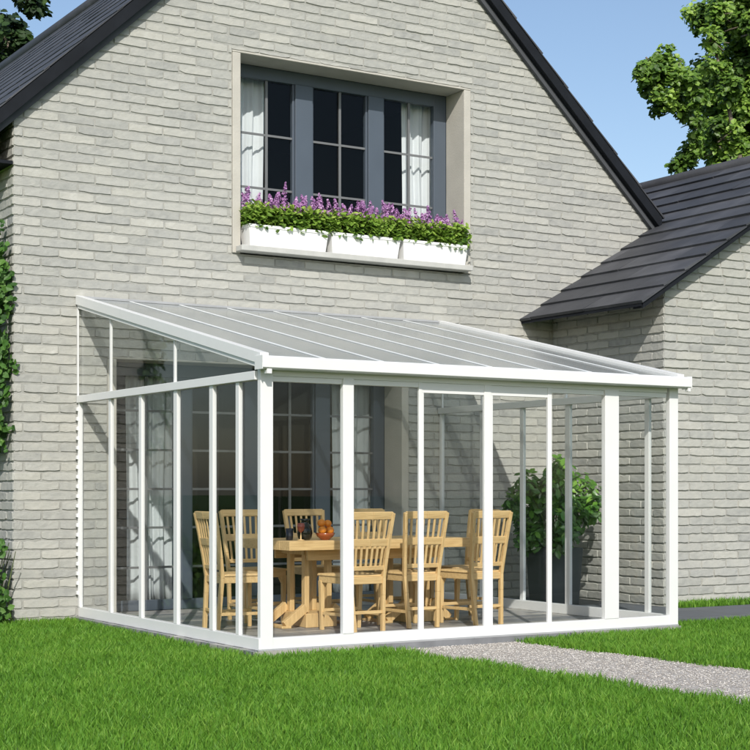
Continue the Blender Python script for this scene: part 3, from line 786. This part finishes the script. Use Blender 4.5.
# things on the table
TT = TZ+.0008
def lathed(name, prof, loc, mat, label, cat):
    o = MB().lathe(prof).build(name, M[mat]); o.location = (*loc, TT); return tag(o, label, cat)
lathed('vase', [(.04, 0), (.058, .02), (.066, .06), (.060, .10), (.036, .135), (.030, .16), (.046, .18), (.040, .18), (.026, .16)], (1.19, -2.15), 'black_glaze', 'round black vase with narrow neck standing beside the oranges', 'vase')
lathed('tumbler', [(.026, 0), (.030, .01), (.034, .10), (.031, .10), (.027, .012)], (1.06, -2.12), 'dark_glass', 'small dark glass tumbler at the corner end of the table', 'glass')
w = empty('wine_goblet', (1.125, -2.20, TT), label='rose coloured stemmed goblet between the dark tumbler and the black vase', cat='goblet')
MB().lathe([(.030, 0), (.030, .004), (.006, .010), (.005, .065)], tone=.5).build('stem', M['wood'], w)
MB().lathe([(.006, .065), (.026, .085), (.033, .115), (.028, .145), (.025, .145), (.020, .09)]).build('cup', M['rose'], w)
lathed('fruit_bowl', [(.035, 0), (.04, .006), (.07, .03), (.085, .06), (.08, .06), (.065, .034), (.02, .012)], (1.36, -2.20), 'amber', 'reddish amber bowl holding the oranges on the table', 'bowl')
for i, (dx, dy, dz, r_, lab) in enumerate([(-.036, -.015, .082, .036, 'orange in the bowl closest to the black vase'), (.038, -.012, .080, .037, 'orange in the bowl farthest from the vase'),
                                   (.0, .04, .085, .035, 'orange at the back of the bowl, half hidden'), (-.030, .012, .143, .035, 'upper orange of the heap leaning towards the vase'),
                                   (.028, .006, .138, .033, 'upper orange of the heap on the side away from the vase')]):
    prof = [(max(.0008, r_*math.sin(a)), -r_*math.cos(a)*.95) for a in [math.pi*k/12 for k in range(13)]]
    o = MB().lathe(prof, n=16).build('orange', M['orange']); o.location = (1.36+dx, -2.20+dy, TT+dz); tag(o, lab, 'orange', 'oranges in the bowl')

# ------------------------------------------------------------------ window boxes and flowers
BX = [(1.70, 2.60), (2.625, 3.455), (3.48, 4.305)]
names = ['left', 'middle', 'right']
blabs = ['white window box nearest the left curtain on the upstairs sill', 'white window box in the middle of the upstairs sill', 'white window box at the right end of the upstairs sill']
pk = 0
plabs = ['pink-violet flowering plant at the left end of the left window box', 'tall violet flowering plant in the middle of the left window box', 'violet flowering plant at the right end of the left window box',
         'violet flowering plant at the left end of the middle window box', 'violet flowering plant in the centre of the middle window box', 'violet flowering plant at the right end of the middle window box',
         'violet flowering plant at the left end of the right window box', 'low leafy flowering plant in the centre of the right window box', 'violet flowering plant at the right end of the right window box']
for (a, b), lab in zip(BX, blabs):
    z0, z1 = 3.5405, 3.752
    root = empty('window_box', ((a+b)/2, -.03, z0), label=lab, cat='window box', group='white window boxes on the sill')
    m = MB(); xm = (a+b)/2; h = z1-z0
    def rect_ring(x0, x1, y0, y1, z): return [(x0-xm, y0, z), (x1-xm, y0, z), (x1-xm, y1, z), (x0-xm, y1, z)]
    rings = [rect_ring(a+.028, b-.028, -.075, .095, 0), rect_ring(a+.006, b-.006, -.095, .115, h-.03), rect_ring(a, b, -.102, .122, h-.03), rect_ring(a, b, -.102, .122, h),
             rect_ring(a+.012, b-.012, -.090, .110, h), rect_ring(a+.014, b-.014, -.088, .108, h-.03)]
    vs = [v for r_ in rings for v in r_]; fs = [(3, 2, 1, 0)]
    for i in range(len(rings)-1):
        for k in range(4): fs.append((i*4+k, i*4+(k+1) % 4, (i+1)*4+(k+1) % 4, (i+1)*4+k))
    m.add(vs, fs); m.build('trough', M['white_box'], root, bevel=.004)
    m = MB(); m.box(a+.015-xm, b-.015-xm, -.087, .107, h-.06, h-.03); m.build('soil', M['soil'], root)
    for q in range(3):
        x = a+(b-a)*(q+.5)/3; zb = z1-.03
        pr_ = empty('flowering_plant', (x, -.02, zb), label=plabs[pk], cat='flowering plant', group='violet flowering plants in the window boxes'); pk += 1
        n = 760; hw = (b-a)/6+.03
        u = rng.uniform(-1, 1, (n, 3)); dom = 1-.35*u[:, 0]**2*rng.random(n)
        P = np.stack([u[:, 0]*hw, u[:, 1]*.125-.005, .02+(rng.random(n)**.7)*(.17+.08*np.sin(u[:, 0]*7+pk*2.1)**2)*dom], -1)
        low = rng.random(n) < .008; P[low, 1] = -.105-rng.random(low.sum())*.02; P[low, 2] = rng.uniform(-.03, .03, low.sum())
        nr = np.stack([rng.normal(0, .5, n), -.4+rng.normal(0, .5, n), np.full(n, .8)], -1)
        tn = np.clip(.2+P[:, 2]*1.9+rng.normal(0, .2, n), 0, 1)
        leaf_mesh('foliage', P, nr, rng.uniform(.035, .08, n), tn, M['box_leaf'], pr_, .62)
        sm_ = MB()
        for k in range(10):
            xx = rng.uniform(-hw*.8, hw*.8); sm_.tube([(xx*.5, 0, -.02), (xx, rng.uniform(-.08, .08), rng.uniform(.08, .14))], .0022, 5)
        sm_.build('stems', M['stem'], pr_)
        for k in range([8, 12, 9, 5, 10, 9, 9, 5, 9][pk-1]):
            xx = rng.uniform(-hw, hw)*.9; yy = rng.uniform(-.06, .07); top = rng.uniform(.25, .43); nn = 110
            if pk == 2 and k == 0: top = .50
            ln = rng.uniform(-.07, .07); zz = .17+(top-.17)*rng.random(nn)**.9; f = (zz-.17)/(top-.17)
            r_ = (.056*(1-f)**.7+.007)*rng.random(nn)**.5; an = rng.uniform(0, 6.28, nn)
            P = np.stack([xx+ln*f+np.cos(an)*r_, yy+np.sin(an)*r_, zz], -1)
            leaf_mesh('flower_spike', P, np.stack([np.cos(an), np.sin(an), np.full(nn, .4)], -1), rng.uniform(.013, .028, nn), np.clip(rng.normal(.5, .25, nn), 0, 1), M['petal'], pr_, .8)

# ------------------------------------------------------------------ potted shrub outside the far glass wall
sx, sy_ = 4.78, -.98
pot = empty('square_planter', (sx, sy_, -.006), label='dark square planter standing outside the right glass wall', cat='planter')
m = MB(); h = .58; a, b = .18, .21
rg = [[(-a,-a,0),(a,-a,0),(a,a,0),(-a,a,0)], [(-b,-b,h),(b,-b,h),(b,b,h),(-b,b,h)], [(-b+.02,-b+.02,h),(b-.02,-b+.02,h),(b-.02,b-.02,h),(-b+.02,b-.02,h)], [(-b+.03,-b+.03,h-.06),(b-.03,-b+.03,h-.06),(b-.03,b-.03,h-.06),(-b+.03,b-.03,h-.06)]]
m.add([v for r_ in rg for v in r_], [(3,2,1,0)]+[(i*4+k, i*4+(k+1) % 4, (i+1)*4+(k+1) % 4, (i+1)*4+k) for i in range(3) for k in range(4)])
m.build('pot', M['dark_pot'], pot, bevel=.005)
MB().box(-b+.031, b-.031, -b+.031, b-.031, h-.09, h-.058).build('soil', M['soil'], pot)
sh = empty('glossy_shrub', (sx, sy_, h-.07), label='glossy dark green shrub growing in the square planter by the brick wall', cat='shrub')
m = MB(); cents = []
for k in range(34):
    an = rng.uniform(0, 6.28); rr = rng.uniform(.08, .40); zz = rng.uniform(.06, .86)
    if k in (0, 1, 2): rr = .40; an = -.9+k*.5; zz = .45+.12*k
    if k in (3, 4): rr = .38; an = 2.7+.5*(k-3); zz = .55+.15*(k-3)
    tip = Vector((math.cos(an)*rr, math.sin(an)*rr, zz)); cents.append(tip)
    m.tube([(0, 0, 0), tip*.45+Vector((0, 0, .08)), tip], [.011, .007, .003], 6)
m.build('stem', M['stem'], sh)
P = []; Nn = []; tn = []
for c_ in cents:
    n = 60; d = rng.normal(size=(n, 3)); d /= np.linalg.norm(d, axis=1, keepdims=True); r_ = .15*rng.random(n)**.5
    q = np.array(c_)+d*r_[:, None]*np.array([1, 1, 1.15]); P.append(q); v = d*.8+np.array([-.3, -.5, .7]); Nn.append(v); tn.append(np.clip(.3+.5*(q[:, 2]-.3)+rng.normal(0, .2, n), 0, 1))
leaf_mesh('foliage', np.concatenate(P), np.concatenate(Nn), rng.uniform(.075, .125, sum(map(len, P))), np.concatenate(tn), M['laurel'], sh, .48)

# ------------------------------------------------------------------ climbing ivy on the left corner
def ivy(name, boxes, label, cat, n, loc):
    root = empty(name, loc, label=label, cat=cat); P = []; L = Vector(loc)
    for (x0, x1, y0, y1, z0, z1, k) in boxes:
        u = rng.random((k, 3)); q = np.array([x0, y0, z0])+u*np.array([x1-x0, y1-y0, z1-z0])
        q[:, 0] += .05*np.sin(q[:, 2]*9)+.03*np.sin(q[:, 2]*23); P.append(q-np.array(loc))
    P = np.concatenate(P); n = len(P)
    nr = np.stack([-.6+rng.normal(0, .4, n), -.7+rng.normal(0, .4, n), .4+rng.normal(0, .3, n)], -1)
    leaf_mesh('foliage', P, nr, rng.uniform(.05, .085, n), np.clip(rng.normal(.5, .25, n), 0, 1), M['ivy'], root, .8)
    m = MB()
    for k in range(7):
        y = rng.uniform(0, .8) if name == 'climbing_ivy' else rng.uniform(-.2, .3); zt_ = max(b_[5] for b_ in boxes)*rng.uniform(.8, .97)
        m.tube([(-.68-L.x, y-L.y, -.06-L.z), (-.70-L.x-.03*(k % 3), y+.1-L.y, zt_*.4-L.z), (-.67-L.x, y-.05-L.y, zt_-L.z)], [.012, .009, .004], 6)
    m.build('stem', M['stem'], root)
ivy('climbing_ivy', [(-.88, -.68, -.0, 2.2, 1.5, 3.4, 4200), (-.86, -.68, .0, 1.6, 3.3, 3.6, 260), (-.82, -.64, -.06, .1, 1.7, 3.4, 330)],
    'green ivy climbing the left corner of the house', 'ivy', 0, (-.75, .3, -.06))
ivy('low_shrub', [(-1.15, -.74, -.3, .7, -.02, .72, 900)], 'small green shrub at the foot of the left house corner', 'shrub', 0, (-.9, .1, -.06))

# ------------------------------------------------------------------ trees
def tree(loc, trunk_h, clumps, label, leaf=.15, per=210, seed=1, trunk_r=.28, limbs=.25, mat='tree_leaf'):
    r = np.random.default_rng(seed); root = empty('broadleaf_tree', loc, label=label, cat='tree', group=None)
    m = MB(); top = Vector((0, 0, trunk_h))
    m.tube([(0,0,-.1), (.05,.0,trunk_h*.5), tuple(top), (.1, .1, trunk_h*1.6)], [trunk_r*1.3, trunk_r, trunk_r*.75, trunk_r*.3], 12)
    for (x, y, z, rad) in clumps:
        c_ = Vector((x, y, z)); mid = top.lerp(c_, .5)+Vector((0, 0, -.25))
        
        if r.random() < limbs: m.tube([tuple(top+Vector((0,0,r.uniform(-.4,.9)))), tuple(mid), tuple(c_)], [.10, .055, .018], 7)
        for k in range(3):
            d = Vector(r.normal(size=3)).normalized()*rad*.9; m.tube([tuple(c_-d*.5), tuple(c_+d)], [.016, .006], 5)
    m.build('trunk', M['bark'], root)
    P = []; Nn = []; tn = []
    for (x, y, z, rad) in clumps:
        sub = max(5, int(9*rad/.5))
        for k in range(sub):
            d = r.normal(size=3); d /= np.linalg.norm(d); sc = np.array([x, y, z])+d*rad*r.uniform(.35, 1.0)*np.array([1, 1, .8])
            n = int(per*r.uniform(.5, 1.2)/6*rad/.5)+8; q = r.normal(size=(n, 3)); q /= np.linalg.norm(q, axis=1, keepdims=True)
            q2 = sc+q*(rad*.30+.06)*r.random((n, 1))**.45; P.append(q2)
            Nn.append(q*.6+np.array([-.25, -.35, .65])+r.normal(0, .35, (n, 3))); tn.append(np.clip(r.normal(.48, .2)+r.normal(0, .2, n), 0, 1))
    P = np.concatenate(P); leaf_mesh('crown', P, np.concatenate(Nn), r.uniform(leaf*.7, leaf*1.25, len(P)), np.concatenate(tn), M[mat], root, .75)
    return root
cl = []
TX, TY = 15.2, 5.6
# a limb reaching out over the wing roof (world positions minus the trunk's place)
for x, y, z, rad in [(11.35, 4.9, 7.75, .32), (11.6, 5.1, 8.0, .38), (11.8, 4.8, 7.55, .42), (12.05, 5.2, 7.95, .34), (11.9, 4.9, 7.3, .30), (11.55, 4.9, 7.4, .26), (12.2, 5.1, 7.5, .20), (11.1, 4.9, 7.72, .18),
                     (12.5, 5.2, 7.2, .20), (12.55, 5.2, 6.85, .30), (12.5, 5.2, 6.45, .32), (12.4, 5.3, 6.0, .34), (12.9, 5.1, 6.2, .40), (13.1, 5.1, 7.0, .36), (12.7, 5.2, 5.5, .36), (13.0, 5.2, 8.6, .28), (13.2, 5.3, 9.1, .34), (13.3, 5.2, 7.8, .34), (13.1, 5.1, 8.1, .2)]:
    cl.append((x-TX, y-TY, z, rad))
r2 = np.random.default_rng(5)
while len(cl) < 235:
    d = r2.normal(size=3); d /= np.linalg.norm(d); rr = r2.random()**.38
    p = np.array([16.35, 5.9, 7.9])+d*rr*np.array([2.3, 1.9, 3.6])
    cl.append((p[0]-TX, p[1]-TY, p[2], r2.uniform(.38, .62)))
tree((TX, TY, G), 3.6, cl, 'tall leafy green tree rising behind the wing roof', per=800, seed=4, limbs=.10, leaf=.10)
cl = []
while len(cl) < 60:
    d = r2.normal(size=3); d /= np.linalg.norm(d); p = np.array([0, 0, 10.4])+d*r2.random()**.4*np.array([3.0, 3.0, 3.6]); cl.append((*p, r2.uniform(.5, .9)))
tree((7.2, 25, G), 7, cl, 'dark green tree showing above the left roof edge', per=170, seed=9, leaf=.2, mat='laurel_far')

# ------------------------------------------------------------------ light, sky, camera
w = bpy.data.worlds.new('World'); scn.world = w; w.use_nodes = True
nt = w.node_tree; bg = nt.nodes['Background']
sk = nt.nodes.new('ShaderNodeTexSky'); sk.sky_type = 'NISHITA'; sk.sun_disc = False
Ld = Vector((.54, 1, -.83)).normalized()
sk.sun_elevation = math.asin(-Ld.z); sk.sun_rotation = math.atan2(-Ld.x, -Ld.y)
sk.air_density = 1.0; sk.dust_density = 1.2; sk.ozone_density = 1.2
nt.links.new(sk.outputs[0], bg.inputs[0]); bg.inputs[1].default_value = .15
sd = bpy.data.lights.new('sun', 'SUN'); sd.energy = 4.1; sd.angle = R(.55); sd.color = (1, .955, .88)
so = bpy.data.objects.new('sun', sd); C.objects.link(so); so.rotation_euler = Ld.to_track_quat('-Z', 'Y').to_euler(); so.location = (-6, -12, 12)
cd = bpy.data.cameras.new('camera'); cam = bpy.data.objects.new('camera', cd); C.objects.link(cam)
cam.location = CAM; cam.rotation_euler = (R(90), 0, -YAW)
cd.sensor_width = 36; cd.lens = 36*1552.998/750; cd.shift_y = (489.80-375)/750; cd.clip_end = 1000; cd.clip_start = .1
scn.camera = cam
scn.render.resolution_x = scn.render.resolution_y = 1024
scn.view_settings.view_transform = 'Standard'; scn.view_settings.look = 'None'; scn.view_settings.gamma = 1; scn.view_settings.exposure = 0
try: scn.view_settings.use_curve_mapping = False
except Exception: pass
scn.render.engine = 'CYCLES'
scn.cycles.max_bounces = 10; scn.cycles.transparent_max_bounces = 24; scn.cycles.caustics_reflective = False; scn.cycles.caustics_refractive = False
try: scn.cycles.use_denoising = True
except Exception: pass
